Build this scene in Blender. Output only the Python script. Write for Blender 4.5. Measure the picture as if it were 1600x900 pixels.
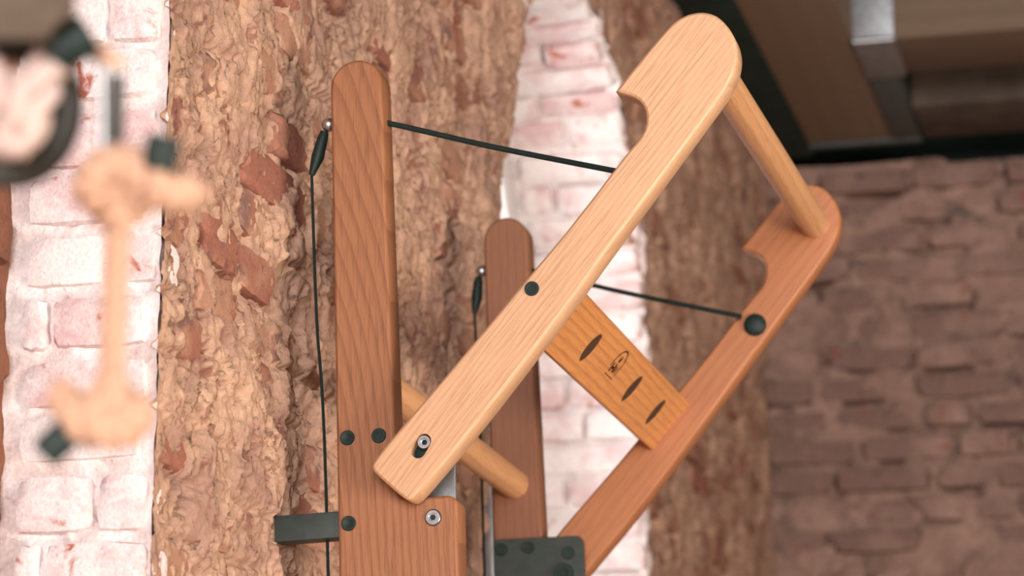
import bpy, bmesh, math, random
import numpy as np
from mathutils import Vector, Matrix

# ------------------------------------------------------------------ reset
for o in list(bpy.data.objects):
    bpy.data.objects.remove(o, do_unlink=True)
scene = bpy.context.scene
COL = scene.collection
R = math.radians

# ------------------------------------------------------------------ camera (world axes: X away from the
# window wall, Y along the wall away from the viewer, Z up; metres)
F_PX = 4500.0
CAM = Vector((0.9775, -3.1166, 1.1975))
CR = Vector((0.96961, 0.24464, 0.00196)).normalized()
CU = Vector((0.05801, -0.23768, 0.96961)).normalized()
CF = Vector((-0.23768, 0.94003, 0.24464)).normalized()
cd = bpy.data.cameras.new('camera')
cam = bpy.data.objects.new('camera', cd)
COL.objects.link(cam)
cam.matrix_world = Matrix(((CR.x, CU.x, -CF.x, CAM.x), (CR.y, CU.y, -CF.y, CAM.y),
                           (CR.z, CU.z, -CF.z, CAM.z), (0, 0, 0, 1)))
cd.sensor_width = 36.0
cd.lens = F_PX / 1600 * 36.0
cd.clip_start = 0.05
cd.dof.use_dof = True
cd.dof.focus_distance = 3.27
cd.dof.aperture_fstop = 5.2
scene.camera = cam

# ------------------------------------------------------------------ sky, added area lights, exposure
world = bpy.data.worlds.new('sky')
scene.world = world
world.use_nodes = True
bg = world.node_tree.nodes['Background']
bg.inputs[0].default_value = (1.0, 0.985, 0.97, 1)
bg.inputs[1].default_value = 8.0


def area_light(name, loc, target, sx, sy, power, col):
    ld = bpy.data.lights.new(name, 'AREA')
    ld.shape = 'RECTANGLE'
    ld.size, ld.size_y = sx, sy
    ld.energy = power
    ld.color = col
    o = bpy.data.objects.new(name, ld)
    COL.objects.link(o)
    o.location = loc
    o.rotation_euler = (Vector(target) - Vector(loc)).to_track_quat('-Z', 'Y').to_euler()
    return o


# added key light behind the viewer; no window is built there
area_light('added_key_light', (1.9, -7.6, 2.2), (0.1, 0.0, 2.0), 2.8, 2.4, 570, (1.0, 0.95, 0.945))
# added low warm light from the right, brightens the arms' lower edges
area_light('added_right_light', (3.8, -1.3, 0.9), (0.2, 0.2, 2.0), 2.0, 1.3, 64, (1.0, 0.86, 0.72)).data.spread = R(98)
scene.view_settings.view_transform = 'Standard'
scene.view_settings.look = 'None'
scene.view_settings.gamma = 1.0
scene.view_settings.use_curve_mapping = False
scene.view_settings.exposure = 0.0

# ------------------------------------------------------------------ node helpers


def srgb(r, g, b):
    f = lambda c: (c / 255 / 12.92) if c / 255 <= 0.04045 else ((c / 255 + 0.055) / 1.055) ** 2.4
    return (f(r), f(g), f(b), 1.0)


class NT:
    def __init__(s, name):
        s.m = bpy.data.materials.new(name)
        s.m.use_nodes = True
        s.t = s.m.node_tree
        s.b = s.t.nodes['Principled BSDF']

    def n(s, typ, **kw):
        nd = s.t.nodes.new(typ)
        for k, v in kw.items():
            if k.startswith('i_'):
                nd.inputs[k[2:].replace('_', ' ')].default_value = v
            else:
                setattr(nd, k, v)
        return nd

    def l(s, a, b):
        s.t.links.new(a, b)

    def noise(s, vec, scale, detail=4, rough=0.55, dist=0.0):
        nd = s.n('ShaderNodeTexNoise')
        nd.inputs['Scale'].default_value = scale
        nd.inputs['Detail'].default_value = detail
        nd.inputs['Roughness'].default_value = rough
        nd.inputs['Distortion'].default_value = dist
        if vec is not None:
            s.l(vec, nd.inputs['Vector'])
        return nd.outputs[0]

    def ramp(s, fac, a, b, ca=(0, 0, 0, 1), cb=(1, 1, 1, 1)):
        nd = s.n('ShaderNodeValToRGB')
        e = nd.color_ramp.elements
        e[0].position, e[1].position = a, b
        e[0].color, e[1].color = ca, cb
        s.l(fac, nd.inputs[0])
        return nd.outputs[0]

    def mix(s, fac, a, b):
        nd = s.n('ShaderNodeMix', data_type='RGBA')
        for sock, v in ((nd.inputs[0], fac), (nd.inputs[6], a), (nd.inputs[7], b)):
            if isinstance(v, (tuple, float, int)):
                sock.default_value = v
            else:
                s.l(v, sock)
        return nd.outputs[2]

    def bump(s, h, strength, dist):
        nd = s.n('ShaderNodeBump')
        nd.inputs['Strength'].default_value = strength
        nd.inputs['Distance'].default_value = dist
        s.l(h, nd.inputs['Height'])
        s.l(nd.outputs[0], s.b.inputs['Normal'])

    def pos(s):
        return s.n('ShaderNodeNewGeometry').outputs['Position']

    def col(s, c):
        if isinstance(c, tuple):
            s.b.inputs['Base Color'].default_value = c
        else:
            s.l(c, s.b.inputs['Base Color'])

    def rough(s, r, spec=0.5, metal=0.0):
        s.b.inputs['Roughness'].default_value = r
        s.b.inputs['Specular IOR Level'].default_value = spec
        s.b.inputs['Metallic'].default_value = metal


def wood(name, light, dark, tilt=0.0, along='Z', ring=0.010, dist=5.0, contrast=0.55, seed=0.0, rough=0.42, heart=None):
    """oiled oak; the grain runs along the local Z turned by tilt about Y, or along Y"""
    t = NT(name)
    tc = t.n('ShaderNodeTexCoord').outputs['Object']
    mp = t.n('ShaderNodeMapping', vector_type='POINT')
    mp.inputs['Location'].default_value = (seed, seed * 1.7, seed * 0.6)
    mp.inputs['Rotation'].default_value = (0, -tilt, 0) if along == 'Z' else (R(90), 0, 0)
    t.l(tc, mp.inputs[0])
    st = t.n('ShaderNodeMapping', vector_type='POINT')
    st.inputs['Scale'].default_value = (1, 1, 0.16)
    t.l(mp.outputs[0], st.inputs[0])
    wv = t.n('ShaderNodeTexWave', wave_type='BANDS', bands_direction='X', wave_profile='SAW')
    wv.inputs['Scale'].default_value = 2 * math.pi / (20 * ring)
    wv.inputs['Distortion'].default_value = dist
    wv.inputs['Detail'].default_value = 1.5
    wv.inputs['Detail Scale'].default_value = 0.3
    if heart:        # flat-sawn face: nested arcs about a heart lying outside the board
        ht = t.n('ShaderNodeMapping', vector_type='POINT')
        ht.inputs['Location'].default_value = (-heart[0], 0, -heart[1] * heart[2])
        ht.inputs['Scale'].default_value = (1, 0.3, heart[2])
        t.l(tc, ht.inputs[0])
        wv.wave_type = 'RINGS'
        wv.rings_direction = 'Y'
        t.l(ht.outputs[0], wv.inputs[0])
    else:
        t.l(st.outputs[0], wv.inputs[0])
    fine = t.n('ShaderNodeMapping', vector_type='POINT')
    fine.inputs['Scale'].default_value = (1, 1, 0.035)
    t.l(mp.outputs[0], fine.inputs[0])
    pores = t.noise(fine.outputs[0], 620, 3, 0.6)
    broad = t.noise(st.outputs[0], 22, 3, 0.5)
    c = t.mix(t.ramp(wv.outputs[1], 0.5, 1.0), light, tuple(l * (1 - contrast) + d * contrast for l, d in zip(light, dark)))
    pr = t.ramp(pores, 0.50, 0.68, (0, 0, 0, 1), (0.6, 0.6, 0.6, 1))
    c = t.mix(pr, c, dark)
    warm = tuple(min(1, x * y) for x, y in zip(light, (1.12, 1.08, 1.05, 1)))
    c = t.mix(t.ramp(broad, 0.45, 0.75), c, warm) if False else c
    t.col(c)
    t.rough(rough, 0.4)
    t.bump(pores, 0.08, 0.0006)
    return t.m


def plain(name, c, rough=0.5, spec=0.5, metal=0.0, nscale=None, var=0.25, bump=0.0):
    t = NT(name)
    if nscale:
        nn = t.noise(t.n('ShaderNodeTexCoord').outputs['Object'], nscale, 4)
        t.col(t.mix(t.ramp(nn, 0.35, 0.7), c, tuple(x * (1 - var) for x in c[:3]) + (1,)))
        if bump:
            t.bump(nn, bump, 0.002)
    else:
        t.col(c)
    t.rough(rough, spec, metal)
    return t.m


def masonry(name, base, second, third, thr=(0.50, 0.60, 0.56, 0.64), s1=9, s2=16, dark=None, bump=0.6, grain=170):
    """base colour with patches of two others and a fine grain, in world position so that no two pieces repeat"""
    t = NT(name)
    p = t.pos()
    n1 = t.noise(p, s1, 6, 0.62, 0.4)
    n2 = t.noise(p, s2 * 1.31, 5, 0.6, 0.6)
    n3 = t.noise(p, grain, 5, 0.65)
    oi = t.n('ShaderNodeObjectInfo').outputs['Random']
    ad = t.n('ShaderNodeMath', operation='MULTIPLY_ADD')
    ad.inputs[1].default_value = 0.16
    t.l(oi, ad.inputs[0])
    t.l(n1, ad.inputs[2])
    c = t.mix(t.ramp(ad.outputs[0], thr[0], thr[1]), base, second)
    c = t.mix(t.ramp(n2, thr[2], thr[3]), c, third)
    if dark:
        n4 = t.noise(p, 60, 5, 0.7, 0.8)
        c = t.mix(t.ramp(n4, 0.58, 0.66, (0, 0, 0, 1), (0.7, 0.7, 0.7, 1)), c, dark)
    g = t.ramp(n3, 0.25, 0.75, (0.80, 0.80, 0.80, 1), (1.12, 1.12, 1.12, 1))
    mm = t.n('ShaderNodeMix', data_type='RGBA', blend_type='MULTIPLY')
    mm.inputs[0].default_value = 1.0
    t.l(c, mm.inputs[6])
    t.l(g, mm.inputs[7])
    t.col(mm.outputs[2])
    t.rough(0.92, 0.15)
    t.bump(n3, bump, 0.003)
    return t.m


M = {}
M['arm'] = wood('oak_pale', (0.63, 0.385, 0.228, 1), (0.38, 0.19, 0.10, 1), tilt=R(41), ring=0.0065, dist=3.0, contrast=0.32, seed=0.3)
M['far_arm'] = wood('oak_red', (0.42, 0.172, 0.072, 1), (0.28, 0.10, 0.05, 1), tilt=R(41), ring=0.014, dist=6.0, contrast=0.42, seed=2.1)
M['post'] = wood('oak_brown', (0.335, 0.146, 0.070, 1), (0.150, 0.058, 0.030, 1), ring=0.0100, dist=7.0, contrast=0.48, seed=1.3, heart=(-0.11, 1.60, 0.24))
M['far_post'] = wood('oak_shaded', (0.25, 0.110, 0.062, 1), (0.16, 0.07, 0.042, 1), ring=0.012, dist=5, contrast=0.4, seed=4.2)  # shade on the far post put into a darker oak colour
M['bar'] = wood('oak_bar', (0.68, 0.37, 0.185, 1), (0.44, 0.21, 0.095, 1), along='Y', ring=0.011, dist=4, contrast=0.45, seed=0.9)
M['board'] = wood('oak_board', (0.70, 0.31, 0.105, 1), (0.40, 0.15, 0.055, 1), along='Y', ring=0.0075, dist=4.5, contrast=0.55, seed=3.3)
M['black'] = plain('black_plastic', (0.010, 0.026, 0.023, 1), 0.55, 0.35, 0.0, 40, 0.3)
M['black_steel'] = plain('black_steel', (0.036, 0.050, 0.046, 1), 0.5, 0.4, 0.0, 60, 0.3)
M['steel'] = plain('steel', (0.62, 0.66, 0.69, 1), 0.36, 0.5, 1.0, 120, 0.3)
M['dull_steel'] = plain('dull_steel', (0.10, 0.115, 0.11, 1), 0.6, 0.4, 0.2, 50, 0.3)
M['grey_steel'] = plain('galvanised_steel', (0.34, 0.36, 0.38, 1), 0.45, 0.5, 0.6, 70, 0.35)
M['cord'] = plain('black_cord', (0.010, 0.026, 0.024, 1), 0.7, 0.3, 0.0, 900, 0.5, 0.6)
M['slot'] = plain('slot_shade', (0.085, 0.042, 0.026, 1), 0.7, 0.3, 0.0, 200, 0.3)  # shade inside the board slots put into the colour
M['burn'] = plain('brand_mark', (0.040, 0.020, 0.012, 1), 0.6, 0.3, 0.0, 300, 0.4)
M['mortar'] = masonry('tan_mortar', srgb(199, 163, 139), srgb(168, 134, 118), srgb(146, 102, 90), (0.44, 0.66, 0.58, 0.66), 9, 17, srgb(96, 72, 63), 0.8)
M['brick_old'] = masonry('old_brick', srgb(182, 140, 118), srgb(160, 108, 92), srgb(134, 104, 98), (0.50, 0.66, 0.55, 0.66), 10, 14, srgb(112, 82, 74), 0.7)
M['white_brick'] = masonry('whitewashed_brick', srgb(246, 237, 237), srgb(227, 197, 198), srgb(192, 116, 98), (0.55, 0.72, 0.61, 0.68), 16, 13, None, 0.6, 220)
M['white_mortar'] = masonry('whitewashed_mortar', srgb(247, 239, 239), srgb(230, 212, 209), srgb(190, 160, 145), (0.54, 0.72, 0.62, 0.72), 18, 20, None, 0.7, 220)
M['end_mortar'] = masonry('grey_brown_mortar', srgb(166, 136, 122), srgb(142, 115, 103), srgb(112, 95, 88), (0.45, 0.65, 0.55, 0.68), 6, 12, srgb(66, 62, 58), 0.8, 90)
M['end_brick'] = masonry('brown_brick', srgb(168, 138, 124), srgb(134, 107, 98), srgb(152, 86, 70), (0.40, 0.62, 0.63, 0.69), 5, 9, srgb(74, 66, 62), 0.7, 90)
M['niche'] = masonry('infill_brick', srgb(138, 94, 74), srgb(120, 80, 64), srgb(146, 84, 62), (0.45, 0.65, 0.58, 0.68), 9, 14, srgb(80, 58, 48), 0.8)  # brown unpainted brick of the infill
M['beam'] = wood('old_beam_timber', (0.27, 0.205, 0.150, 1), (0.19, 0.145, 0.105, 1), along='Y', ring=0.06, dist=6, contrast=0.3, seed=5.0, rough=0.8)
M['joist'] = wood('joist_timber', (0.185, 0.130, 0.088, 1), (0.12, 0.085, 0.06, 1), along='Z', tilt=R(90), ring=0.05, dist=6, contrast=0.35, seed=6.0, rough=0.8)
M['shaded_joist'] = plain('shaded_timber', (0.125, 0.098, 0.078, 1), 0.85, 0.2, 0.0, 12, 0.4)  # shade behind the nearer joist put into the timber colour
M['deck'] = plain('shade_tinted_boards', (0.028, 0.052, 0.047, 1), 0.9, 0.2, 0.0, 8, 0.4)  # shade of the ceiling void put into the dark teal colour
M['floor'] = plain('worn_floor', (0.66, 0.54, 0.42, 1), 0.6, 0.4, 0.0, 5, 0.3)
M['plain_wall'] = plain('room_plaster', (0.45, 0.34, 0.26, 1), 0.9, 0.2, 0.0, 4, 0.2)
M['white_paint'] = plain('white_window_paint', (0.82, 0.80, 0.80, 1), 0.45, 0.5, 0.0, 30, 0.06)
M['rope'] = plain('natural_rope', srgb(212, 172, 146), 0.85, 0.2, 0.0, 260, 0.25, 0.5)
M['white_rope'] = plain('white_rope', srgb(208, 186, 178), 0.85, 0.2, 0.0, 200, 0.12, 0.4)
M['dark_ring'] = plain('dark_rubber', (0.055, 0.058, 0.052, 1), 0.55, 0.4, 0.0, 50, 0.3)
M['strap'] = plain('grey_brown_webbing', srgb(98, 86, 74), 0.85, 0.2, 0.0, 120, 0.25, 0.4)
gl = NT('window_glass')
fr = gl.n('ShaderNodeFresnel')
fr.inputs[0].default_value = 1.45
tr = gl.n('ShaderNodeBsdfTransparent')
gs = gl.n('ShaderNodeBsdfGlossy')
gs.inputs['Roughness'].default_value = 0.02
mx = gl.n('ShaderNodeMixShader')
gl.l(fr.outputs[0], mx.inputs[0])
gl.l(tr.outputs[0], mx.inputs[1])
gl.l(gs.outputs[0], mx.inputs[2])
gl.l(mx.outputs[0], gl.t.nodes['Material Output'].inputs['Surface'])
M['glass'] = gl.m

# ------------------------------------------------------------------ object helpers


def link(name, me, mat, parent=None):
    o = bpy.data.objects.new(name, me)
    COL.objects.link(o)
    if mat is not None and not me.materials:
        me.materials.append(mat)
    if parent is not None:
        o.parent = parent
    return o


def obj(name, bm, mat, parent=None, smooth=35):
    me = bpy.data.meshes.new(name)
    bmesh.ops.recalc_face_normals(bm, faces=bm.faces)
    bm.to_mesh(me)
    bm.free()
    if smooth:
        me.polygons.foreach_set('use_smooth', [True] * len(me.polygons))
        if smooth > 0:
            me.set_sharp_from_angle(angle=R(smooth))
    return link(name, me, mat, parent)


def tag(o, label=None, cat=None, group=None, kind=None):
    for k, v in (('label', label), ('category', cat), ('group', group), ('kind', kind)):
        if v:
            o[k] = v
    return o


def box(bm, x0, x1, y0, y1, z0, z1, bevel=0.0):
    ret = bmesh.ops.create_cube(bm, size=1.0)
    vs = ret['verts']
    bmesh.ops.scale(bm, vec=(x1 - x0, y1 - y0, z1 - z0), verts=vs)
    bmesh.ops.translate(bm, vec=((x0 + x1) / 2, (y0 + y1) / 2, (z0 + z1) / 2), verts=vs)
    if bevel:
        ed = list({e for v in vs for e in v.link_edges})
        bmesh.ops.bevel(bm, geom=ed, offset=bevel, segments=2, affect='EDGES', profile=0.6)
    return bm


def new():
    return bmesh.new()


def chaikin(pts, keep=(), it=2):
    pts = [tuple(p) for p in pts]
    flags = [i in keep for i in range(len(pts))]
    for _ in range(it):
        q, fl = [], []
        n = len(pts)
        for i in range(n):
            a, b = pts[i], pts[(i + 1) % n]
            if flags[i]:
                q.append(a)
                fl.append(True)
            else:
                q.append((a[0] * .75 + b[0] * .25, a[1] * .75 + b[1] * .25))
                fl.append(False)
            if not flags[(i + 1) % n]:
                q.append((a[0] * .25 + b[0] * .75, a[1] * .25 + b[1] * .75))
                fl.append(False)
        pts, flags = q, fl
    return pts


def inset(pts, d):
    """move a counter-clockwise outline inwards by d"""
    n, out = len(pts), []
    for i in range(n):
        p0, p1, p2 = Vector(pts[i - 1]), Vector(pts[i]), Vector(pts[(i + 1) % n])
        a = (p1 - p0).normalized()
        b = (p2 - p1).normalized()
        na, nb = Vector((-a.y, a.x)), Vector((-b.y, b.x))
        m = na + nb
        m = m / max(m.length, 1e-6)
        k = min(1 / max(m.dot(na), 0.45), 2)
        out.append(tuple(p1 + m * d * k))
    return out


def area(pts):
    return 0.5 * sum(a[0] * b[1] - b[0] * a[1] for a, b in zip(pts, pts[1:] + pts[:1]))


def slab(bm, outline, place, th, holes=(), ch=0.003):
    """solid plate: outline (u, v) extruded over th with rounded rims; place(u, v, w) gives the point, w in 0..th"""
    if area(outline) < 0:
        outline = outline[::-1]
    prof = [(ch, 0.0), (ch * 0.35, ch * 0.35), (0.0, ch), (0.0, th - ch), (ch * 0.35, th - ch * 0.35), (ch, th)]
    rings = []
    for d, w in prof:
        pts = inset(outline, d) if d else outline
        rings.append([bm.verts.new(place(u, v, w)) for u, v in pts])
    n = len(outline)
    for a, b in zip(rings, rings[1:]):
        for i in range(n):
            bm.faces.new((a[i], a[(i + 1) % n], b[(i + 1) % n], b[i]))
    for i in range(n):
        p0, p1, p2 = Vector(outline[i - 1]), Vector(outline[i]), Vector(outline[(i + 1) % n])
        if (p1 - p0).angle(p2 - p1, 0.0) > R(35):
            for a, b in zip(rings, rings[1:]):
                bm.edges.get((a[i], b[i])).smooth = False
    for ring in (rings[0], rings[-1]):
        for i in range(n):
            bm.edges.get((ring[i], ring[(i + 1) % n])).smooth = False
    hr0, hr1 = [], []
    for h in holes:
        a = [bm.verts.new(place(u, v, 0)) for u, v in h]
        b = [bm.verts.new(place(u, v, th)) for u, v in h]
        hr0.append(a)
        hr1.append(b)
        m = len(h)
        for i in range(m):
            bm.faces.new((a[i], b[i], b[(i + 1) % m], a[(i + 1) % m]))
            bm.edges.get((a[i], a[(i + 1) % m])).smooth = False
            bm.edges.get((b[i], b[(i + 1) % m])).smooth = False
    for ring, hs in ((rings[0], hr0), (rings[-1], hr1)):
        if not hs:
            bm.faces.new(ring)
            continue
        ed = []
        for loop in [ring] + hs:
            for i in range(len(loop)):
                e = bm.edges.get((loop[i], loop[(i + 1) % len(loop)])) or bm.edges.new((loop[i], loop[(i + 1) % len(loop)]))
                ed.append(e)
        bmesh.ops.triangle_fill(bm, use_beauty=True, use_dissolve=False, edges=ed)
    return bm


def tube(bm, pts, rad, seg=12, closed=False, caps=True):
    """round tube along 3-D points; rad is a number or one per point"""
    pts = [Vector(p) for p in pts]
    n = len(pts)
    rr = rad if isinstance(rad, (list, tuple)) else [rad] * n
    rings = []
    up = None
    for i in range(n):
        if closed:
            t = pts[(i + 1) % n] - pts[i - 1]
        else:
            t = pts[min(i + 1, n - 1)] - pts[max(i - 1, 0)]
        t.normalize()
        if up is None:
            up = t.orthogonal().normalized()
        up = (up - t * up.dot(t))
        up = up.normalized() if up.length > 1e-6 else t.orthogonal().normalized()
        s = t.cross(up)
        rings.append([bm.verts.new(pts[i] + (up * math.cos(2 * math.pi * k / seg) + s * math.sin(2 * math.pi * k / seg)) * rr[i]) for k in range(seg)])
    pairs = list(zip(rings, rings[1:])) + ([(rings[-1], rings[0])] if closed else [])
    for a, b in pairs:
        for k in range(seg):
            bm.faces.new((a[k], a[(k + 1) % seg], b[(k + 1) % seg], b[k]))
    if caps and not closed:
        bm.faces.new(rings[0][::-1])
        bm.faces.new(rings[-1])
    return bm


def catmull(pts, k=8, closed=False):
    pts = [Vector(p) for p in pts]
    n = len(pts)
    out = []
    for i in range(n if closed else n - 1):
        g = lambda j: pts[j % n] if closed else pts[max(0, min(n - 1, j))]
        p0, p1, p2, p3 = g(i - 1), g(i), g(i + 1), g(i + 2)
        for j in range(k):
            t = j / k
            out.append(0.5 * ((2 * p1) + (p2 - p0) * t + (2 * p0 - 5 * p1 + 4 * p2 - p3) * t * t + (3 * p1 - p0 - 3 * p2 + p3) * t ** 3))
    if not closed:
        out.append(pts[-1])
    return out


# ------------------------------------------------------------------ noise for real relief
def lattice(u, v, seed):
    rs = np.random.RandomState(seed)
    T = rs.rand(256, 256).astype(np.float64)
    iu, iv = np.floor(u).astype(int), np.floor(v).astype(int)
    fu, fv = u - iu, v - iv
    fu = fu * fu * fu * (fu * (fu * 6 - 15) + 10)
    fv = fv * fv * fv * (fv * (fv * 6 - 15) + 10)
    g = lambda a, b: T[a % 256, b % 256]
    return (g(iu, iv) * (1 - fu) + g(iu + 1, iv) * fu) * (1 - fv) + (g(iu, iv + 1) * (1 - fu) + g(iu + 1, iv + 1) * fu) * fv - 0.5


def fbm(u, v, scale, octv=4, seed=1, rough=0.55):
    out, a = 0, 1.0
    for k in range(octv):
        out = out + a * lattice(u * scale * 2 ** k + 17.3 * k, v * scale * 2 ** k - 9.1 * k, seed + k)
        a *= rough
    return out


def sstep(a, b, x):
    t = np.clip((x - a) / (b - a), 0, 1)
    return t * t * (3 - 2 * t)


def grid_object(name, P, keep, mat, parent=None, smooth=True):
    """P (n, m, 3) points of a grid, keep (n-1, m-1) faces"""
    n, m = P.shape[:2]
    idx = np.arange(n * m).reshape(n, m)
    q = np.stack([idx[:-1, :-1], idx[1:, :-1], idx[1:, 1:], idx[:-1, 1:]], -1)[keep]
    used = np.unique(q)
    remap = -np.ones(n * m, int)
    remap[used] = np.arange(len(used))
    co = P.reshape(-1, 3)[used]
    q = remap[q]
    me = bpy.data.meshes.new(name)
    me.vertices.add(len(co))
    me.vertices.foreach_set('co', co.astype(np.float32).ravel())
    me.loops.add(q.size)
    me.loops.foreach_set('vertex_index', q.astype(np.int32).ravel())
    me.polygons.add(len(q))
    me.polygons.foreach_set('loop_start', np.arange(0, q.size, 4, dtype=np.int32))
    me.polygons.foreach_set('use_smooth', np.full(len(q), smooth))
    me.update(calc_edges=True)
    me.validate()
    return link(name, me, mat, parent)


# ------------------------------------------------------------------ the room
WX = -0.10                       # inner face of the window wall
NICHE_Y, NICHE_X = -0.36, -0.262  # far cheek and back of the bricked-up niche
ARC_Y, ARC_Z, ARC_R = 1.665, 2.44, 0.535
END_Y = 3.72
BEAM_Z = 3.264

# wall_left: old rubble-faced brick wall, real relief, with an arched window opening and a niche
ys = np.concatenate([[-9.0, -4.0, -2.2, -1.45, -1.4], np.linspace(-1.39, NICHE_Y - 0.004, 4),
                     np.arange(NICHE_Y, 1.25, 0.0034), np.arange(1.252, END_Y + 0.02, 0.009)])
zs = np.concatenate([[0.0, 0.5, 1.0, 1.3, 1.5], np.arange(1.555, 2.86, 0.0036), np.arange(2.87, 3.64, 0.012)])
Yg, Zg = np.meshgrid(ys, zs, indexing='ij')
warp = 0.03 * fbm(Yg, Zg, 12, 3, 44)
h = 0.016 * fbm(Yg, Zg, 7, 3, 11) + 0.0048 * fbm(Yg + warp, Zg, 42, 3, 21) + 0.0014 * fbm(Yg, Zg, 170, 2, 31)
chip = fbm(Yg + warp, Zg * 0.6 + warp, 22, 4, 55)
h -= 0.012 * sstep(0.30, 0.37, chip)
plate = fbm(Yg + warp, Zg * 0.8, 13, 4, 91)
h += 0.006 * sstep(0.02, 0.06, plate) - 0.005 * sstep(-0.16, -0.22, plate)
crack = np.abs(fbm(Yg + warp * 1.5, Zg * 0.7 - warp, 15, 3, 77))
h -= 0.006 * np.exp(-(crack / 0.010) ** 2) * sstep(0.0, 0.2, fbm(Yg, Zg, 9, 2, 78))
pit = fbm(Yg * 1.2 + warp, Zg * 0.55 - warp, 48, 3, 131)
h -= 0.009 * sstep(0.31, 0.35, pit) + 0.004 * sstep(0.12, 0.17, fbm(Yg - warp, Zg * 0.7, 30, 4, 141))
h += 0.0030 * fbm(Yg, Zg * 0.8, 85, 3, 151)
h *= 1 - 0.75 * np.exp(-((Yg - NICHE_Y) / 0.025) ** 2)
PITCH = 0.0635
jz = np.abs(((Zg + 0.010 * fbm(Yg, Zg, 6, 2, 66)) / PITCH) % 1.0 - 0.5) * PITCH    # 0 at the joint
h -= 0.010 * np.exp(-(jz / 0.0045) ** 2) * sstep(-0.10, 0.25, fbm(Yg, Zg, 11, 2, 88))
edge_n = 0.030 * fbm(Yg, Zg, 22, 3, 101) + 0.012 * fbm(Yg, Zg, 70, 2, 103)


def near_ext(Z):
    return 0.062 * np.clip((2.58 - Z) / 0.17, 0, 1) + 0.050 * np.clip((2.41 - Z) / 0.46, 0, 1.3)


def arch_dist(Y, Z):
    """signed distance into the window opening (positive inside)"""
    low = ARC_R - np.abs(Y - ARC_Y)
    low = np.where(Y < ARC_Y, low + near_ext(Z), low)
    arc = ARC_R - np.hypot(Y - ARC_Y, Z - ARC_Z) + np.where(Y < ARC_Y, near_ext(Z), 0)
    return np.where(Z < ARC_Z, low, arc)


dA = arch_dist(Yg, Zg) + edge_n * 0.6
inside = (dA > 0) & (Zg > 1.05)
h *= 1 - 0.5 * np.exp(-(dA / 0.03) ** 2)
niche = (Yg < NICHE_Y - 0.001) & (Yg > -1.42) & (Zg < 3.0) & (Zg > 0.9)
hole = inside | niche
keep = ~(hole[:-1, :-1] | hole[1:, 1:] | hole[1:, :-1] | hole[:-1, 1:])
P = np.stack([WX + h, Yg, Zg], -1)
wall_left = tag(grid_object('wall_left', P, keep, M['mortar']), kind='structure')

# outer skin of the same wall
bm = new()
op = [(ARC_Y - ARC_R - 0.14, 1.05), (ARC_Y - ARC_R - 0.12, 2.2)] + [(ARC_Y - (ARC_R + 0.04) * math.cos(a), ARC_Z + (ARC_R + 0.04) * math.sin(a)) for a in np.linspace(0, math.pi, 17)] + [(ARC_Y + ARC_R + 0.04, 1.05)]
slab(bm, [(-9.1, -0.1), (5, -0.1), (5, 3.9), (-9.1, 3.9)], lambda u, v, w: Vector((-0.52 + w, u, v)), 0.06, [op], 0.002)
tag(obj('wall_left', bm, M['plain_wall'], None, 0), kind='structure')


# brick shapes ------------------------------------------------------
def brick_mesh(name, seed, mat, cuts=3, amp=0.035):
    rs = random.Random(seed)
    bm = new()
    bmesh.ops.create_cube(bm, size=1.0)
    bmesh.ops.subdivide_edges(bm, edges=bm.edges[:], cuts=cuts, use_grid_fill=True)
    for v in bm.verts:
        c = v.co
        on = sum(abs(abs(x) - 0.5) < 1e-4 for x in c)
        if on >= 2:
            k = 0.94 if on == 2 else 0.88
            c *= k + rs.uniform(-0.03, 0.03)
        c += Vector((rs.uniform(-1, 1), rs.uniform(-1, 1), rs.uniform(-1, 1))) * amp
    me = bpy.data.meshes.new(name)
    bm.to_mesh(me)
    bm.free()
    me.polygons.foreach_set('use_smooth', [True] * len(me.polygons))
    me.set_sharp_from_angle(angle=R(48))
    me.materials.append(mat)
    return me


def brick_set(mat, n=5, cuts=2, amp=0.03):
    return [brick_mesh('brick', 100 + i, mat, cuts, amp) for i in range(n)]


RB = random.Random(5)


def brick(me, loc, dims, parent, rot=(0, 0, 0)):
    o = bpy.data.objects.new('brick', me)
    COL.objects.link(o)
    o.parent = parent
    o.location = loc
    o.scale = dims
    o.rotation_euler = rot
    return o


# broken bricks that look through the mortar of wall_left
old = brick_set(M['brick_old'], 6, 5, 0.040)
count = 0
for ci in range(int(1.60 / PITCH), int(3.25 / PITCH)):
    zc = ci * PITCH
    y = NICHE_Y + 0.01 + (0.11 if ci % 2 else 0.0)
    while y < END_Y - 0.1:
        ln = RB.choice((0.115, 0.115, 0.225)) + RB.uniform(-0.012, 0.012)
        yc = y + ln / 2
        y += ln + 0.014
        if yc + ln / 2 > END_Y - 0.02 or RB.random() < 0.30:
            continue
        if float(arch_dist(np.array(yc), np.array(zc))) > -0.10 and zc > 1.05 or count >= 290:
            continue
        if zc > 2.75 and yc < 0.9:
            continue
        brick(RB.choice(old), (WX - 0.031 + RB.uniform(-0.008, 0.003), yc, zc + RB.uniform(-0.004, 0.004)),
              (0.06, ln, PITCH - 0.012), wall_left, (RB.uniform(-.05, .05), RB.uniform(-.05, .05), RB.uniform(-.03, .03)))
        count += 1

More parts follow.
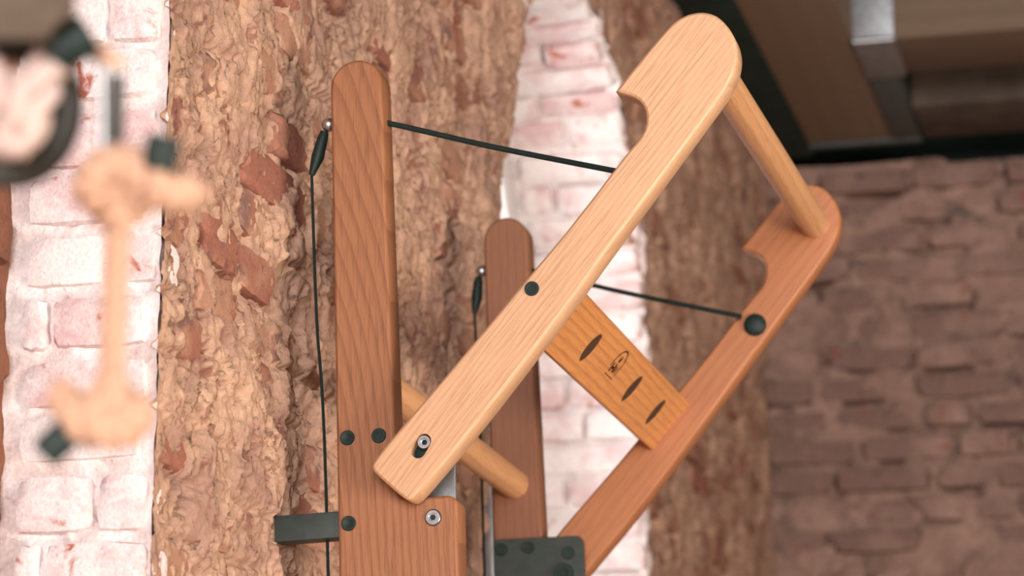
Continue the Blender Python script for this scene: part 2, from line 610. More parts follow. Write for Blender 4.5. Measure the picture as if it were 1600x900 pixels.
# whitewashed cheek of the niche --------------------------------------
xs = np.linspace(NICHE_X - 0.06, WX - 0.003, 48)
zz = np.arange(0.9, 3.0, 0.005)
Xg, Zg2 = np.meshgrid(xs, zz, indexing='ij')
hh = 0.006 * fbm(Xg, Zg2, 30, 4, 5) + 0.002 * fbm(Xg, Zg2, 140, 2, 6) - 0.006 * sstep(0.2, 0.3, fbm(Xg, Zg2, 24, 3, 9))
Pn = np.stack([Xg, NICHE_Y + 0.004 - hh, Zg2], -1)
cheek = tag(grid_object('wall_niche_reveal', Pn, np.ones((len(xs) - 1, len(zz) - 1), bool), M['white_mortar']), kind='structure')
wb = brick_set(M['white_brick'], 6, 4, 0.020)
z = 1.560
k = 0
while z < 2.42:
    hgt = RB.choice((0.054, 0.058, 0.050, 0.060))
    x0 = NICHE_X + 0.004
    segs = [[1.0], [0.24, 0.76], [0.62, 0.38], [1.0]][k % 4]
    tot = WX - x0 - 0.005 + RB.uniform(-0.008, 0.004)
    xa = x0
    for f in segs:
        w_ = tot * f
        brick(RB.choice(wb), (xa + w_ / 2, NICHE_Y + 0.030 + RB.uniform(-0.004, 0.004), z + hgt / 2),
              (w_ - 0.008 + RB.uniform(0, 0.006), 0.070, hgt), cheek, (0, RB.uniform(-.02, .02), RB.uniform(-.03, .03)))
        xa += w_
    z += hgt + RB.uniform(0.008, 0.016)
    k += 1

# bricked-up back of the niche
yy = np.linspace(-1.45, NICHE_Y + 0.05, 120)
Yn, Zn = np.meshgrid(yy, np.arange(0.88, 3.02, 0.02), indexing='ij')
hn = 0.010 * fbm(Yn, Zn, 14, 4, 15)
nb = tag(grid_object('wall_niche_back', np.stack([NICHE_X - 0.012 + hn, Yn, Zn], -1), np.ones((Yn.shape[0] - 1, Yn.shape[1] - 1), bool), M['niche']), kind='structure')
nbk = brick_set(M['niche'], 5, 2, 0.03)
for ci in range(17):
    zc = 1.45 + ci * 0.068
    y = NICHE_Y - 0.012 - (0.11 if ci % 2 else 0.0)
    while y > -1.0:
        brick(RB.choice(nbk), (NICHE_X - 0.030 + RB.uniform(-.004, .004), y - 0.1, zc), (0.06, 0.205, 0.056), nb)
        y -= 0.22
bm = new()
box(bm, NICHE_X - 0.06, WX, -1.45, -0.30, 3.0, 3.05)
box(bm, NICHE_X - 0.06, WX, -1.45, -1.40, 0.9, 3.05)
box(bm, NICHE_X - 0.06, WX, -1.45, -0.30, 0.85, 0.9)
tag(obj('wall_niche_edges', bm, M['white_mortar'], None, 0), kind='structure')

# arched window reveal -------------------------------------------------
prof = []
for zz_ in np.arange(1.0, ARC_Z, 0.008):
    prof.append((ARC_Y + ARC_R, zz_, -1.0, 0.0))
for a in np.linspace(0, math.pi, 210):
    prof.append((ARC_Y + ARC_R * math.cos(a), ARC_Z + ARC_R * math.sin(a), -math.cos(a), -math.sin(a)))
for zz_ in np.arange(ARC_Z, 1.0, -0.012):
    prof.append((ARC_Y - ARC_R - float(near_ext(zz_)) - 0.004, zz_, 1.0, 0.0))
prof = np.array(prof)
s_len = np.concatenate([[0], np.cumsum(np.hypot(np.diff(prof[:, 0]), np.diff(prof[:, 1])))])
xr = np.linspace(-0.50, WX + 0.001, 56)
Xr, Sr = np.meshgrid(xr, s_len, indexing='ij')
hr = 0.010 * fbm(Xr, Sr, 22, 4, 201) + 0.003 * fbm(Xr, Sr, 110, 2, 205) - 0.009 * sstep(0.2, 0.32, fbm(Xr, Sr, 20, 3, 209)) - 0.008
Pr = np.stack([Xr + (0.014 * fbm(Xr * 0, Sr, 26, 3, 214) - 0.022 * (prof[None, :, 0] < ARC_Y - 0.1)) * sstep(-0.2, -0.1, Xr), prof[None, :, 0] + prof[None, :, 2] * hr, prof[None, :, 1] + prof[None, :, 3] * hr], -1)
reveal = tag(grid_object('wall_window_reveal', Pr, np.ones((len(xr) - 1, len(s_len) - 1), bool), M['white_mortar']), kind='structure')
s = 0.62
k = 0
FRAME_X = -0.335
far_end = (ARC_Z - 1.0) + math.pi * ARC_R * 0.80
while s < far_end:
    hgt = RB.uniform(0.048, 0.056)
    sc = s + hgt / 2
    i = int(np.searchsorted(s_len, sc))
    py, pz, ny, nz = prof[min(i, len(prof) - 1)]
    ang = math.atan2(-nz, -ny)
    segs = [[1.0], [0.48, 0.52], [0.30, 0.70]][k % 3]
    xa = FRAME_X + 0.01
    tot = WX - xa + RB.uniform(-0.012, 0.004)
    for f in segs:
        w_ = tot * f
        dp = 0.024 + RB.uniform(-0.005, 0.005)
        brick(RB.choice(wb), (xa + w_ / 2, py - ny * dp, pz - nz * dp), (w_ - 0.006, 0.060, hgt), reveal,
              (ang + RB.uniform(-.03, .03), RB.uniform(-.02, .02), 0))
        xa += w_
    s += hgt + RB.uniform(0.009, 0.015)
    k += 1

# window_1: white arched frame, mullion, transom, panes -----------------
win = bpy.data.objects.new('window_1', None)
COL.objects.link(win)
win.location = (FRAME_X, ARC_Y, 1.05)
tag(win, kind='structure')
WO = Vector(win.location)


def arch_outline(d, z0, near_extra=0.0):
    r = ARC_R - d
    pts = [(ARC_Y + r, z0)]
    pts += [(ARC_Y + r * math.cos(a), ARC_Z + r * math.sin(a)) for a in np.linspace(0, math.pi, 33)]
    pts += [(ARC_Y - r - near_extra, ARC_Z - 0.3), (ARC_Y - r - near_extra, z0)]
    return pts


bm = new()
slab(bm, arch_outline(-0.03, 1.02, 0.13), lambda u, v, w: Vector((FRAME_X - 0.05 + w, u, v)) - WO, 0.05, [arch_outline(0.085, 1.13, 0.13)], 0.003)
obj('window_frame', bm, M['white_paint'], win, 40)
bm = new()
box(bm, FRAME_X - 0.045, FRAME_X - 0.005, ARC_Y - 0.03, ARC_Y + 0.03, 1.10, ARC_Z + ARC_R - 0.06, 0.003)
bmesh.ops.translate(bm, vec=-WO, verts=bm.verts)
obj('mullion', bm, M['white_paint'], win, 40)
for za in (1.75, 2.40):
    bm = new()
    box(bm, FRAME_X - 0.045, FRAME_X - 0.008, ARC_Y - ARC_R - 0.06, ARC_Y + ARC_R - 0.05, za - 0.025, za + 0.025, 0.003)
    bmesh.ops.translate(bm, vec=-WO, verts=bm.verts)
    obj('transom', bm, M['white_paint'], win, 40)
for y0, y1 in ((ARC_Y - ARC_R - 0.06, ARC_Y - 0.02), (ARC_Y + 0.02, ARC_Y + ARC_R - 0.06)):
    for z0, z1 in ((1.1, 1.74), (1.76, 2.39), (2.41, ARC_Z + ARC_R - 0.02)):
        bm = new()
        box(bm, FRAME_X - 0.030, FRAME_X - 0.026, y0, y1, z0, z1)
        bmesh.ops.translate(bm, vec=-WO, verts=bm.verts)
        obj('pane', bm, M['glass'], win, 0)
bm = new()
box(bm, FRAME_X, FRAME_X + 0.016, ARC_Y + ARC_R - 0.075, ARC_Y + ARC_R - 0.035, 2.62, 2.66, 0.003)
box(bm, FRAME_X + 0.012, FRAME_X + 0.024, ARC_Y + ARC_R - 0.16, ARC_Y + ARC_R - 0.045, 2.632, 2.648, 0.003)
bmesh.ops.translate(bm, vec=-WO, verts=bm.verts)
tag(obj('window_latch', bm, M['black'], win, 40), 'small black window latch')

# wall_far: brown brick end wall ---------------------------------------
xe = np.concatenate([np.arange(-0.14, 1.35, 0.010), [1.6, 2.2, 3.0, 4.05]])
ze = np.concatenate([[0, 0.6, 1.2, 1.7], np.arange(1.85, 3.25, 0.010)])
Xe, Ze = np.meshgrid(xe, ze, indexing='ij')
he = 0.024 * fbm(Xe, Ze, 9, 4, 301) + 0.004 * fbm(Xe, Ze, 60, 2, 305) - 0.040 * sstep(0.12, 0.26, fbm(Xe * 0.45, Ze * 1.3, 14, 3, 309))
wall_far = tag(grid_object('wall_far', np.stack([Xe, END_Y - he, Ze], -1), np.ones((len(xe) - 1, len(ze) - 1), bool), M['end_mortar']), kind='structure')
eb = brick_set(M['end_brick'], 7, 3, 0.035)
EP = 0.0745
for ci in range(18):
    zc = 1.925 + ci * EP
    x = WX - (0.10 if ci % 2 else 0.02)
    while x < 1.25:
        ln = RB.choice((0.115, 0.23, 0.23, 0.215)) + RB.uniform(-.015, .015)
        xa, xb = max(x, WX - 0.01), x + ln
        x += ln + 0.016
        if xb - xa < 0.05 or zc + EP / 2 > 3.262:
            continue
        brick(RB.choice(eb), ((xa + xb) / 2, END_Y + 0.034 + RB.uniform(-0.016, 0.016), zc + RB.uniform(-.004, .004)),
              (xb - xa, 0.09, EP - 0.016 + RB.uniform(-.006, .003)), wall_far, (RB.uniform(-.02, .02), RB.uniform(-.025, .025), RB.uniform(-.03, .03)))

# floor, other walls, ceiling -------------------------------------------
bm = new()
box(bm, -0.5, 4.1, -9.1, 4.0, -0.1, 0.0)
tag(obj('floor', bm, M['floor'], None, 0), kind='structure')
bm = new()
box(bm, 4.0, 4.1, -9.1, 4.0, 0, 3.8)
tag(obj('wall_right', bm, M['plain_wall'], None, 0), kind='structure')
bm = new()
box(bm, -0.5, 4.1, -9.1, -9.0, 0, 3.8)
tag(obj('wall_near', bm, M['plain_wall'], None, 0), kind='structure')
bm = new()
box(bm, -0.5, 4.1, -9.1, 4.6, 3.62, 3.72)
tag(obj('ceiling', bm, M['deck'], None, 0), kind='structure')
bm = new()
box(bm, -0.5, 4.1, END_Y + 0.25, END_Y + 0.35, 0.0, 3.72)
tag(obj('wall_far', bm, M['deck'], None, 0), kind='structure')

# ceiling timbers --------------------------------------------------------
bm = new()
box(bm, 0.027, 0.234, -8.9, END_Y - 0.085, BEAM_Z, BEAM_Z + 0.30, 0.004)
beam = obj('ceiling_beam', bm, M['beam'], None, 40)
tag(beam, 'broad brown timber beam running along the ceiling beside the window wall', 'beam')
bm = new()
box(bm, 0.236, 3.95, 2.865, 3.105, BEAM_Z, BEAM_Z + 0.30, 0.006)
tag(obj('ceiling_joist', bm, M['joist'], None, 40), 'light brown joist crossing the ceiling at the steel strap', 'joist', 'ceiling joists')
bm = new()
box(bm, 0.305, 3.95, 3.36, 3.62, BEAM_Z, BEAM_Z + 0.30, 0.006)
tag(obj('ceiling_joist', bm, M['shaded_joist'], None, 40), 'shade-toned joist lying close above the brick end wall', 'joist', 'ceiling joists')
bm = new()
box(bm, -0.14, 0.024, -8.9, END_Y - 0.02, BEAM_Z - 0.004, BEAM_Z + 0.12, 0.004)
tag(obj('dark_strip', bm, M['deck'], None, 40), 'dark strip between the window wall and the brown timber beam', 'beam')  # dark filler strip along the top of the window wall
hang = bpy.data.objects.new('joist_hanger', None)
COL.objects.link(hang)
hang.location = (0.27, 2.86, BEAM_Z)
tag(hang, 'bent galvanised steel strap wrapped under the ceiling joist', 'joist hanger')
HO = Vector(hang.location)


def part(name, mat, parent, origin, fn, sm=40):
    bm_ = new()
    fn(bm_)
    bmesh.ops.translate(bm_, vec=-Vector(origin), verts=bm_.verts)
    return obj(name, bm_, mat, parent, sm)


part('upright_strap', M['grey_steel'], hang, HO, lambda b: box(b, 0.235, 0.325, 2.848, 2.855, BEAM_Z - 0.008, BEAM_Z + 0.32, 0.002))
part('under_strap', M['grey_steel'], hang, HO, lambda b: box(b, 0.235, 0.325, 2.850, 3.105, BEAM_Z - 0.009, BEAM_Z - 0.002, 0.002))
part('bend', M['steel'], hang, HO, lambda b: tube(b, [(0.236, 2.8515, BEAM_Z - 0.0055), (0.324, 2.8515, BEAM_Z - 0.0055)], 0.008, 12))
tag(part('edge_strap', M['dull_steel'], hang, HO, lambda b: box(b, 0.236, 0.302, 3.108, END_Y - 0.09, BEAM_Z - 0.007, BEAM_Z + 0.05, 0.002)), 'dark steel strip along the beam edge')
part('end_plate', M['dull_steel'], hang, HO, lambda b: box(b, 0.027, 0.302, END_Y - 0.125, END_Y - 0.095, BEAM_Z - 0.009, BEAM_Z - 0.001, 0.002))

# ------------------------------------------------------------------ wall bars and pull-up frame
LEAN = -R(1.9)                      # the uprights lean a little towards the wall
RM = Matrix.Rotation(LEAN, 3, 'Y')
PV = Vector((0, 0, 2.3))
D = 0.72                            # from one upright's near face to the other's


def dev(p):
    return RM @ (Vector(p) - PV) + PV


def root(name, base, label, cat, group=None):
    e = bpy.data.objects.new(name, None)
    COL.objects.link(e)
    e.location = dev(base)
    e.rotation_euler = (0, LEAN, 0)
    tag(e, label, cat, group)
    e['base'] = base
    return e, Vector(base)


def screw(name, parent, org, c, rad, proud, mat, socket=True, ny=-1, dome=False, label=None):
    """bolt head lying in a plane facing -Y: rim, bevel and a hexagon socket"""
    bm_ = new()
    N = 24
    hexr = lambda k: rad * 0.42 * math.cos(math.pi / 6) / math.cos(((2 * math.pi * k / N) % (math.pi / 3)) - math.pi / 6)
    if dome:
        pr = [(1.0, -0.002), (1.0, 0.25 * proud), (0.92, 0.55 * proud), (0.72, 0.82 * proud), (0.4, 0.97 * proud), (0.0, proud)]
    elif socket:
        pr = [(1.0, -0.002), (1.0, proud * 0.6), (0.92, proud), (0.60, proud), (0.54, proud * 0.72), (-1, proud * 0.72), (-1, proud * 0.25), (0, proud * 0.25)]
    else:
        pr = [(1.0, -0.002), (1.0, proud * 0.6), (0.93, proud), (0.6, proud), (0.55, proud * 0.9), (0, proud * 0.9)]
    rings = []
    for f, w in pr:
        if f == 0:
            rings.append([bm_.verts.new(Vector((c[0], c[1] + ny * w, c[2])) - org)])
            continue
        rings.append([bm_.verts.new(Vector((c[0] + (hexr(k) if f < 0 else rad * f) * math.cos(2 * math.pi * k / N), c[1] + ny * w,
                                            c[2] + (hexr(k) if f < 0 else rad * f) * math.sin(2 * math.pi * k / N))) - org) for k in range(N)])
    for a, b in zip(rings, rings[1:]):
        for k in range(N):
            if len(b) == 1:
                bm_.faces.new((a[k], a[(k + 1) % N], b[0]))
            else:
                bm_.faces.new((a[k], a[(k + 1) % N], b[(k + 1) % N], b[k]))
    if socket and not dome:
        bm_.faces.ensure_lookup_table()
        for fc in bm_.faces[-2 * N:]:
            fc.material_index = 1
    o = obj(name, bm_, mat, parent, 30)
    o.data.materials.append(M['black'])
    if label:
        o['label'] = label
    return o


TP = 0.040   # thickness of the uprights
bars, BO = root('wall_bars', (0, 0, 0.0015), 'two upright oak posts joined by a round rung, bolted to the wall', 'wall bars')


def upright_outline():
    """tapering post with a round head and a wider lower part that starts with a step"""
    pts = []
    rx, zc = 0.0322, 2.2685
    for a in np.linspace(0, math.pi, 19):
        pts.append((-0.0035 + rx * math.cos(a), zc + rx * math.sin(a)))
    pts += [(-0.0348, 1.95), (-0.0342, 1.70), (-0.034, 0.0), (0.108, 0.0), (0.1075, 1.752)]
    for a in np.linspace(0, math.pi / 2, 7):
        pts.append((0.1075 - 0.012 * (1 - math.cos(a)), 1.7545 + 0.012 * math.sin(a)))
    pts += [(0.052, 1.767), (0.0425, 1.769), (0.0375, 1.776), (0.0363, 1.79), (0.0335, 1.96), (0.031, 2.10)]
    return pts


UP = upright_outline()


def upright(y, mat):
    return part('upright', mat, bars, BO, lambda b: slab(b, UP, lambda u, v, w: Vector((u, y + w, v)), TP, (), 0.0035), -1)


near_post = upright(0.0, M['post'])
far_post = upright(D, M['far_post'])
far_post['label'] = 'upright standing farther along the wall, with shade in its wood colour'
part('rung', M['bar'], bars, BO, lambda b: tube(b, [(-0.002, TP - 0.01, 1.921), (-0.002, TP + 0.002, 1.921), (-0.002, D - 0.002, 1.914), (-0.002, D + 0.01, 1.914)], 0.0205, 32), 40)


def hinge_plate(y0, y1, mat, lab):
    def f(b):
        o_ = [(-0.033, 1.60), (0.0955, 1.60)]
        o_ += [(0.0955 - 0.012 * (1 - math.cos(a)), 1.8225 + 0.012 * math.sin(a)) for a in np.linspace(0, math.pi / 2, 7)]
        o_ += [(-0.029, 1.8365), (-0.033, 1.8325)]
        slab(b, o_, lambda u, v, w: Vector((u, y0 + w, v)), y1 - y0, (), 0.0008)
    o = part('hinge_plate', mat, bars, BO, f, -1)
    o['label'] = lab
    return o


hp1 = hinge_plate(TP, TP + 0.005, M['grey_steel'], 'grey steel hinge plate behind the near post')
hp2 = hinge_plate(D - 0.005, D, M['black_steel'], 'black hinge plate with round bolts on the far post')
for x, z_, sk, mt, lb in ((-0.021, 1.8425, False, 'black', 'flat black cap'), (0.0168, 1.842, True, 'black', 'black socket screw'),
                          (-0.0211, 1.7425, False, 'black', 'flat black cap'), (0.0793, 1.742, True, 'steel', 'silver socket screw')):
    screw('bolt', near_post, BO, (x, 0.0, z_), 0.0088, 0.0022, M[mt], sk, label=lb)
    if mt == 'steel':
        bm = new()
        tube(bm, [Vector((x, -0.0004, z_)) - BO, Vector((x, 0.001, z_)) - BO], 0.0098, 28)
        obj('bolt_recess', bm, M['black'], near_post, 30)
for x, z_, r_ in ((-0.0215, 1.822, 0.0088), (0.017, 1.8222, 0.0088), (0.0738, 1.8108, 0.0088)):
    screw('bolt', hp2, BO, (x, D - 0.005, z_), r_, 0.003, M['black'], False)
screw('pivot_bolt', hp2, BO, (0.0665, D - 0.005, 1.783), 0.0135, 0.006, M['black'], True)
for y0 in (0.006, D + 0.006):
    part('wall_bracket', M['black_steel'], bars, BO, lambda b: box(b, -0.113, -0.033, y0, y0 + 0.028, 1.7285, 1.759, 0.0015))

# pull-up frame ------------------------------------------------------
TA = 0.037
ARM = [(0.3183, 2.2134), (0.3498, 2.2485), (0.3849, 2.2856), (0.4003, 2.2953), (0.4185, 2.2982), (0.4325, 2.2950), (0.4438, 2.2876), (0.4570, 2.2687),
       (0.4620, 2.2491), (0.4600, 2.2290), (0.4505, 2.2075), (0.4378, 2.1905), (0.3057, 2.0306), (0.2715, 1.9888), (0.2443, 1.9555), (0.2078, 1.9121),
       (0.1464, 1.8408), (0.0925, 1.7835), (0.0700, 1.7605), (0.0624, 1.7568), (0.0554, 1.7592), (0.0231, 1.7900), (0.0182, 1.7975), (0.0224, 1.8065), (0.0497, 1.8365),
       (0.0869, 1.8746), (0.1264, 1.9157), (0.1667, 1.9585), (0.2001, 1.9952), (0.2583, 2.0558), (0.3303, 2.1404), (0.3411, 2.1502), (0.3490, 2.1608),
       (0.3533, 2.1749), (0.3524, 2.1873), (0.3476, 2.1971), (0.3389, 2.2049), (0.3279, 2.2095)]
ARM = chaikin(ARM, keep=(0,), it=2)
frame, FO = root('pull_up_frame', (0.07, 0.0, 1.76), 'slanting pull-up frame of two hook-ended oak arms with a round grip bar', 'pull-up frame')
OFF = (0.008, 0.020)              # the far arm sits a little further along its slot
ea = Vector((0.66, 0.75)).normalized()


def stadium(c, ln, r_, e_):
    nrm = Vector((-e_.y, e_.x))
    pts = []
    for a in np.linspace(-math.pi / 2, math.pi / 2, 9):
        pts.append(Vector(c) + e_ * ln / 2 + (e_ * math.cos(a) + nrm * math.sin(a)) * r_)
    for a in np.linspace(math.pi / 2, 3 * math.pi / 2, 9):
        pts.append(Vector(c) - e_ * ln / 2 + (e_ * math.cos(a) + nrm * math.sin(a)) * r_)
    return [tuple(p) for p in pts]


SLOT = stadium((0.0778, 1.8177), 0.0125, 0.0088, Vector((0.53, 0.85)).normalized())
arm1 = part('arm', M['arm'], frame, FO, lambda b: slab(b, ARM, lambda u, v, w: Vector((u, -TA - 0.0025 + w, v)), TA, [SLOT], 0.0035), -1)
arm1['label'] = 'pale oak arm with hooked rounded end nearest the viewer'
arm2 = part('arm', M['far_arm'], frame, FO, lambda b: slab(b, ARM, lambda u, v, w: Vector((u + OFF[0], D + TP + w, v + OFF[1])), TA, (), 0.0035), -1)
arm2['label'] = 'reddish oak arm with hooked rounded end farther back'
bm = new()
slab(bm, inset(SLOT, 0.0001), lambda u, v, w: Vector((u, -TA + 0.012 + w, v)) - FO, 0.003, (), 0.0002)
obj('slot_lining', bm, M['black'], arm1, 30)
screw('pivot_bolt', arm1, FO, (0.0806, -TA + 0.010, 1.8225), 0.0080, 0.0100, M['steel'], True, label='silver socket screw in a black slot')
screw('bolt', arm1, FO, (0.2126, -TA - 0.0025, 1.9888), 0.0085, 0.002, M['black'], True, label='black socket screw')
screw('knob', arm2, FO, (0.342, D + TP, 2.1205), 0.0160, 0.010, M['black'], False, dome=True, label='round black knob')
part('grip_bar', M['bar'], frame, FO, lambda b: tube(b, [(0.427, -0.012, 2.2425), (0.427, 0.001, 2.2425), (0.4335, D + TP - 0.001, 2.2575), (0.4335, D + TP + 0.012, 2.2575)], 0.0200, 36), 40)

# cross board with four oval slots and a branded mark
E2 = Vector((0.67828, 0.73480))
N2 = Vector((-0.73480, 0.67828))
B0 = Vector((0.188, 1.9541))


def bd(s_, y_, w_):
    q = B0 + E2 * s_ + N2 * w_
    return Vector((q.x, y_, q.y))


ov = []
for yc in (0.098, 0.250, 0.497, 0.652):
    ov.append([(0.0413 + 0.0215 * math.cos(a), yc + 0.0165 * math.sin(a)) for a in np.linspace(0, 2 * math.pi, 25)[:-1]])
ov.append([(0.0440 + 0.0035 * math.cos(a), 0.737 + 0.0035 * math.sin(a)) for a in np.linspace(0, 2 * math.pi, 9)[:-1]])
board = part('cross_board', M['board'], frame, FO, lambda b: slab(b, [(0, 0.0), (0.0832, 0.0), (0.0832, D + TP), (0, D + TP)], bd, 0.026, ov, 0.0012), -1)
board['label'] = 'orange oak board with oval slots joining both arms'


for hole_ in ov:  # discs close the slots and carry the inner shade as colour
    bm = new()
    slab(bm, inset(hole_ if area(hole_) > 0 else hole_[::-1], 0.0001), lambda u, v, w: bd(u, v, 0.0012 + w) - FO, 0.003, (), 0.0002)
    obj('slot_shade_disc', bm, M['slot'], board, 0)


def mark(b, pts, wd, closed=False):
    """flat inked stroke on the board face"""
    P_ = [Vector(p) for p in pts]
    n = len(P_)
    vs = []
    for i in range(n):
        a_ = P_[i - 1] if (closed or i > 0) else P_[i]
        c_ = P_[(i + 1) % n] if (closed or i < n - 1) else P_[i]
        t_ = (c_ - a_).normalized()
        nn = Vector((-t_.y, t_.x)) * wd / 2
        vs.append((b.verts.new(bd(*(P_[i] + nn), -0.0004)), b.verts.new(bd(*(P_[i] - nn), -0.0004))))
    for i in range(n if closed else n - 1):
        a_, c_ = vs[i], vs[(i + 1) % n]
        b.faces.new((a_[0], a_[1], c_[1], c_[0]))


def emblem(b):
    yc, s0 = 0.377, 0.050
    half = 0.0205
    arch = [(0.0425, yc - half)]
    arch += [(s0 + 0.0205 * math.sin(a), yc - half * math.cos(a)) for a in np.linspace(0, math.pi, 17)]
    arch += [(0.0395, yc + half)]
    mark(b, arch, 0.0024)
    mark(b, [(0.0395, yc + half), (0.0345, yc + half * 0.9)], 0.0012)
    for i in range(4):
        y_ = yc - half + 0.003 + i * 0.0105
        mark(b, [(0.0315, y_), (0.0315, y_ + 0.006)], 0.0022)
    # the curled monogram
    mark(b, [(0.0465 + 0.0030 * math.cos(a), yc - 0.006 + 0.0075 * math.sin(a)) for a in np.linspace(0.4, 5.6, 15)], 0.0034)
    mark(b, [(0.0400 + 0.0030 * math.cos(a), yc - 0.006 + 0.0075 * math.sin(a)) for a in np.linspace(3.6, 8.6, 15)], 0.0034)
    mark(b, [(0.0385, yc + 0.005), (0.0480, yc + 0.005), (0.0385, yc + 0.013), (0.0480, yc + 0.013)], 0.0030)
    # the drop above it
    b.faces.new([b.verts.new(bd(0.0530 + u, yc - 0.001 + v, -0.0004)) for u, v in ((0.0, -0.003), (0.0035, -0.0042), (0.010, 0.0), (0.0035, 0.0042), (0.0, 0.003))])


em = new()
emblem(em)
bmesh.ops.translate(em, vec=-FO, verts=em.verts)
obj('branded_mark', em, M['burn'], board, 0)['label'] = 'dark arched emblem with a small monogram'

# tension cords --------------------------------------------------------


def cord(y, label, p_arm, sag_x, z_low):
    c, CO = root('tension_cord', (-0.047, y, 2.2295), label, 'cord', 'tension cords of the pull-up frame')
    part('upper_cord', M['cord'], c, CO, lambda b: tube(b, catmull([(-0.042, y, 2.2290), (0.0, y, 2.2270), (0.0269, y, 2.2247), (0.16, y * 1.0, 2.1800), p_arm], 8), 0.0034, 10), 60)
    bm_ = new()
    bmesh.ops.create_uvsphere(bm_, u_segments=20, v_segments=12, radius=0.0085)
    bmesh.ops.translate(bm_, vec=Vector((-0.0445, y, 2.2300)) - CO, verts=bm_.verts)
    obj('steel_ball', bm_, M['steel'], c, 60)['label'] = 'shiny steel ball'
    s0, s1 = (-0.0495, y, 2.2220), (sag_x, y, 2.1700)
    mid = [(s0[0] * .85 + s1[0] * .15, y, s0[2] * .85 + s1[2] * .15), (s0[0] * .4 + s1[0] * .6 + .001, y, s0[2] * .4 + s1[2] * .6)]
    part('sleeve', M['black'], c, CO, lambda b: tube(b, [s0, mid[0], mid[1], s1], [0.0048, 0.0065, 0.0078, 0.0038], 12), 50)
    part('lower_cord', M['cord'], c, CO, lambda b: tube(b, catmull([s1, (sag_x + 0.0035, y, 2.0), (-0.0530, y, 1.69), (-0.0500, y, z_low)], 8), 0.0019, 8), 60)
    return c


cord(0.020, 'black cord from the near post to the pale near arm', (0.318, 0.010, 2.129), -0.0665, 0.35)
cord(D + 0.020, 'black cord from the far post to the reddish far arm', (0.326, D + 0.024, 2.1305), -0.0570, 0.35)

# ------------------------------------------------------------------ foreground: knotted rope hanging close to the viewer
DZ = 1.60   # distance of the rope: its strand is 14 mm thick


def fg(x, y, d=0.0):
    return CAM + (CF + CR * ((x - 800) / F_PX) - CU * ((y - 450) / F_PX)) * (DZ + d)


S = DZ / F_PX   # metres per pixel there


def strands(b, path, r_, twist=0.030, seg=8, n=3):
    """laid rope: n strands twisted about the path"""
    path = [Vector(p) for p in path]
    L = [0.0]
    for a, c in zip(path, path[1:]):
        L.append(L[-1] + (c - a).length)
    up = None
    fr_ = []
    for i in range(len(path)):
        t_ = (path[min(i + 1, len(path) - 1)] - path[max(i - 1, 0)]).normalized()
        up = t_.orthogonal().normalized() if up is None else (up - t_ * up.dot(t_)).normalized()
        fr_.append((up.copy(), t_.cross(up)))
    for k in range(n):
        pts = []
        for p, l_, (u_, s_) in zip(path, L, fr_):
            a = 2 * math.pi * (l_ / twist + k / n)
            pts.append(p + (u_ * math.cos(a) + s_ * math.sin(a)) * r_ * 0.62)
        tube(b, pts, r_ * 0.50, seg)


rope = bpy.data.objects.new('knotted_rope', None)
COL.objects.link(rope)
rope.location = fg(155, 650)
tag(rope, 'short tan twisted rope with two fat knots hanging close to the viewer', 'rope')
RO = Vector(rope.location)
rp = lambda x, y, d=0.0: fg(x, y, d)
part('rope_strand', M['rope'], rope, RO, lambda b: strands(b, catmull([rp(186, 300), rp(184, 380), rp(180, 460), rp(176, 540), rp(174, 625)], 14), 20 * S), 70)
# upper knot: two turns and a tail to the right
k1 = catmull([rp(186, 350, .0), rp(184, 318, -.006), rp(176, 286, -.008), rp(158, 300, .0), rp(140, 300, -.010), rp(160, 262, -.016), rp(205, 262, -.016), rp(222, 300, -.012), rp(196, 326, .006), rp(160, 318, .018), rp(152, 275, .012),
              rp(190, 252, -.002), rp(232, 272, -.020), rp(252, 300, -.018), rp(285, 304, -.008), rp(296, 302, 0)], 9)
part('knot', M['rope'], rope, RO, lambda b: strands(b, k1, 29 * S), 70)
k2 = catmull([rp(175, 590, .0), rp(178, 628, -.006), rp(184, 654, -.008), rp(170, 660, .0), rp(160, 630, .004), rp(150, 635, -.012), rp(160, 672, -.018), rp(205, 670, -.012), rp(214, 640, .004), rp(180, 628, .014), rp(140, 650, .008),
              rp(150, 675, -.010), rp(128, 662, -.020), rp(108, 632, -.012), rp(96, 618, 0)], 9)
part('knot', M['rope'], rope, RO, lambda b: strands(b, k2, 27 * S), 70)
part('rope_end', M['rope'], rope, RO, lambda b: strands(b, catmull([rp(150, 660, -.006), rp(125, 668, -.008), rp(100, 682, -.008)], 8), 18 * S), 70)
part('end_cap', M['black'], rope, RO, lambda b: tube(b, [rp(108, 672, -.016), rp(105, 676, -.016), rp(72, 708, -.016), rp(69, 711, -.016)], [22 * S, 26 * S, 26 * S, 22 * S], 18), 40)
part('end_cap', M['black'], rope, RO, lambda b: tube(b, [rp(246, 266, -.022), rp(247, 262, -.022), rp(257, 216, -.022), rp(258, 212, -.022)], [23 * S, 27 * S, 27 * S, 23 * S], 18), 40)

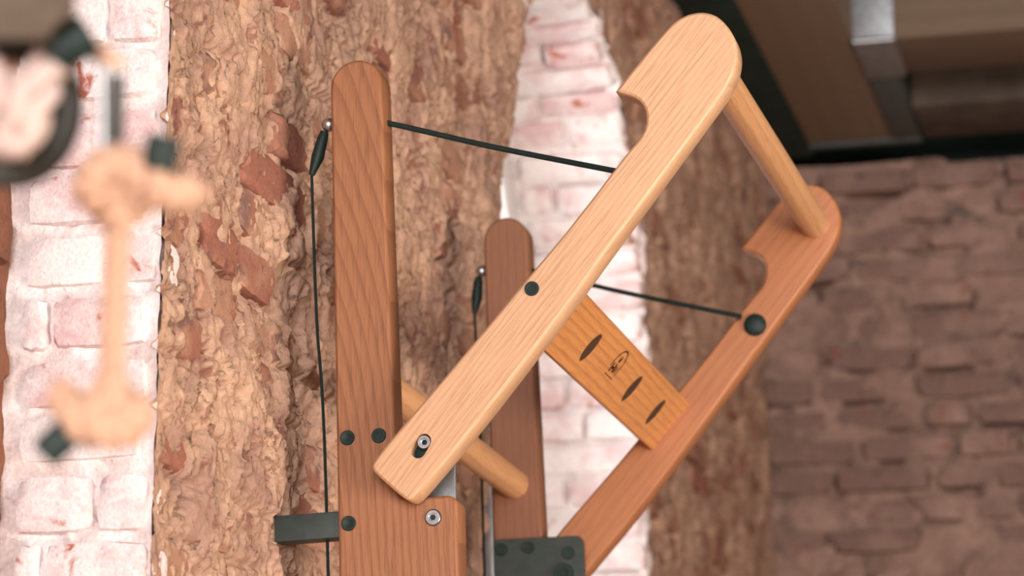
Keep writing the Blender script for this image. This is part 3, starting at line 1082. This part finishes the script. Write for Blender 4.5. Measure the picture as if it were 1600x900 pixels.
# steel carabiner the rope hangs from
carab = bpy.data.objects.new('carabiner', None)
COL.objects.link(carab)
carab.location = rp(172, 236)
tag(carab, 'slim steel carabiner above the upper rope knot', 'carabiner')
KO = Vector(carab.location)
cp = [rp(160, 230), rp(160, 170), rp(159, 115), rp(164, 96), rp(174, 92), rp(182, 100), rp(183, 130), rp(182, 190), rp(182, 232), rp(178, 248), rp(168, 250), rp(162, 244)]
part('hook_body', M['steel'], carab, KO, lambda b: tube(b, catmull(cp, 6, True), 8.5 * S, 12, True), 60)
part('gate_sleeve', M['dark_ring'], carab, KO, lambda b: tube(b, [rp(183, 118), rp(182, 222)], 13 * S, 16), 40)
part('reflection_piece', M['rope'], carab, KO, lambda b: tube(b, catmull([rp(140, 74, .01), rp(158, 84, .004), rp(174, 94, 0), rp(184, 104, .004)], 6), [15 * S] * 18 + [12 * S], 14), 50)['label'] = 'tan piece standing for the warm reflection on the carabiner top'  # warm reflection on the steel top, built as a tan piece

# dark ring with a thick pale rope loop and its hanging strap
ring = bpy.data.objects.new('hanging_ring', None)
COL.objects.link(ring)
ring.location = rp(30, 290)
tag(ring, 'dark round ring with a thick pale rope loop in the top left corner', 'ring')
GO = Vector(ring.location)
rc = [rp(16 + 84 * math.cos(a), 165 + 100 * math.sin(a), 0.012 * math.cos(a)) for a in np.linspace(0, 2 * math.pi, 49)[:-1]]
part('ring_body', M['dark_ring'], ring, GO, lambda b: tube(b, rc, 31 * S, 18, True), 60)
part('buckle', M['black'], ring, GO, lambda b: tube(b, [rp(80, 86, -.024), rp(84, 82, -.024), rp(134, 54, -.020), rp(139, 51, -.020)], [30 * S, 34 * S, 34 * S, 30 * S], 18), 40)['label'] = 'black collar on the ring'
part('loop_strand', M['white_rope'], ring, GO, lambda b: strands(b, catmull([rp(-60, 40, 0.013), rp(-30, 90, -0.007), rp(-12, 150, -0.027), rp(2, 210, -0.031), rp(30, 218, -0.031), rp(48, 180, -0.031), rp(64, 130, -0.027), rp(78, 100, -0.013), rp(90, 70, 0.013)], 10), 31 * S, 0.06), 70)
part('loop_strand', M['white_rope'], ring, GO, lambda b: strands(b, catmull([rp(-70, 120, -0.007), rp(-20, 118, -0.022), rp(24, 150, -0.037), rp(34, 205, -0.035), rp(14, 228, -0.027)], 10), 30 * S, 0.06), 70)


def strap_mesh(b):
    path = catmull([rp(22, 62, -.046), rp(22, 36, -.048), rp(20, 0, -.046), rp(10, -120, -.040)], 6) + [Vector((rp(10, -120, -.040).x, rp(10, -120, -.040).y, z_)) for z_ in (1.9, 2.6, 3.6)]
    hw = [52 * S, 53 * S, 54 * S, 56 * S, 58 * S, 62 * S, 68 * S, 74 * S, 80 * S, 85 * S] + [92 * S] * 24
    prev = None
    for p, w_ in zip(path, hw):
        row = [b.verts.new(p + CR * (u * w_) + CF * v) for u, v in ((-1, -.006), (1, -.006), (1, .006), (-1, .006))]
        if prev:
            for i in range(4):
                b.faces.new((prev[i], prev[(i + 1) % 4], row[(i + 1) % 4], row[i]))
        else:
            b.faces.new(row)
        prev = row
    b.faces.new(prev)


part('webbing', M['strap'], ring, GO, strap_mesh, 40)['label'] = 'grey brown webbing strap'
for o in bpy.data.objects:
    if 'base' in o:
        del o['base']
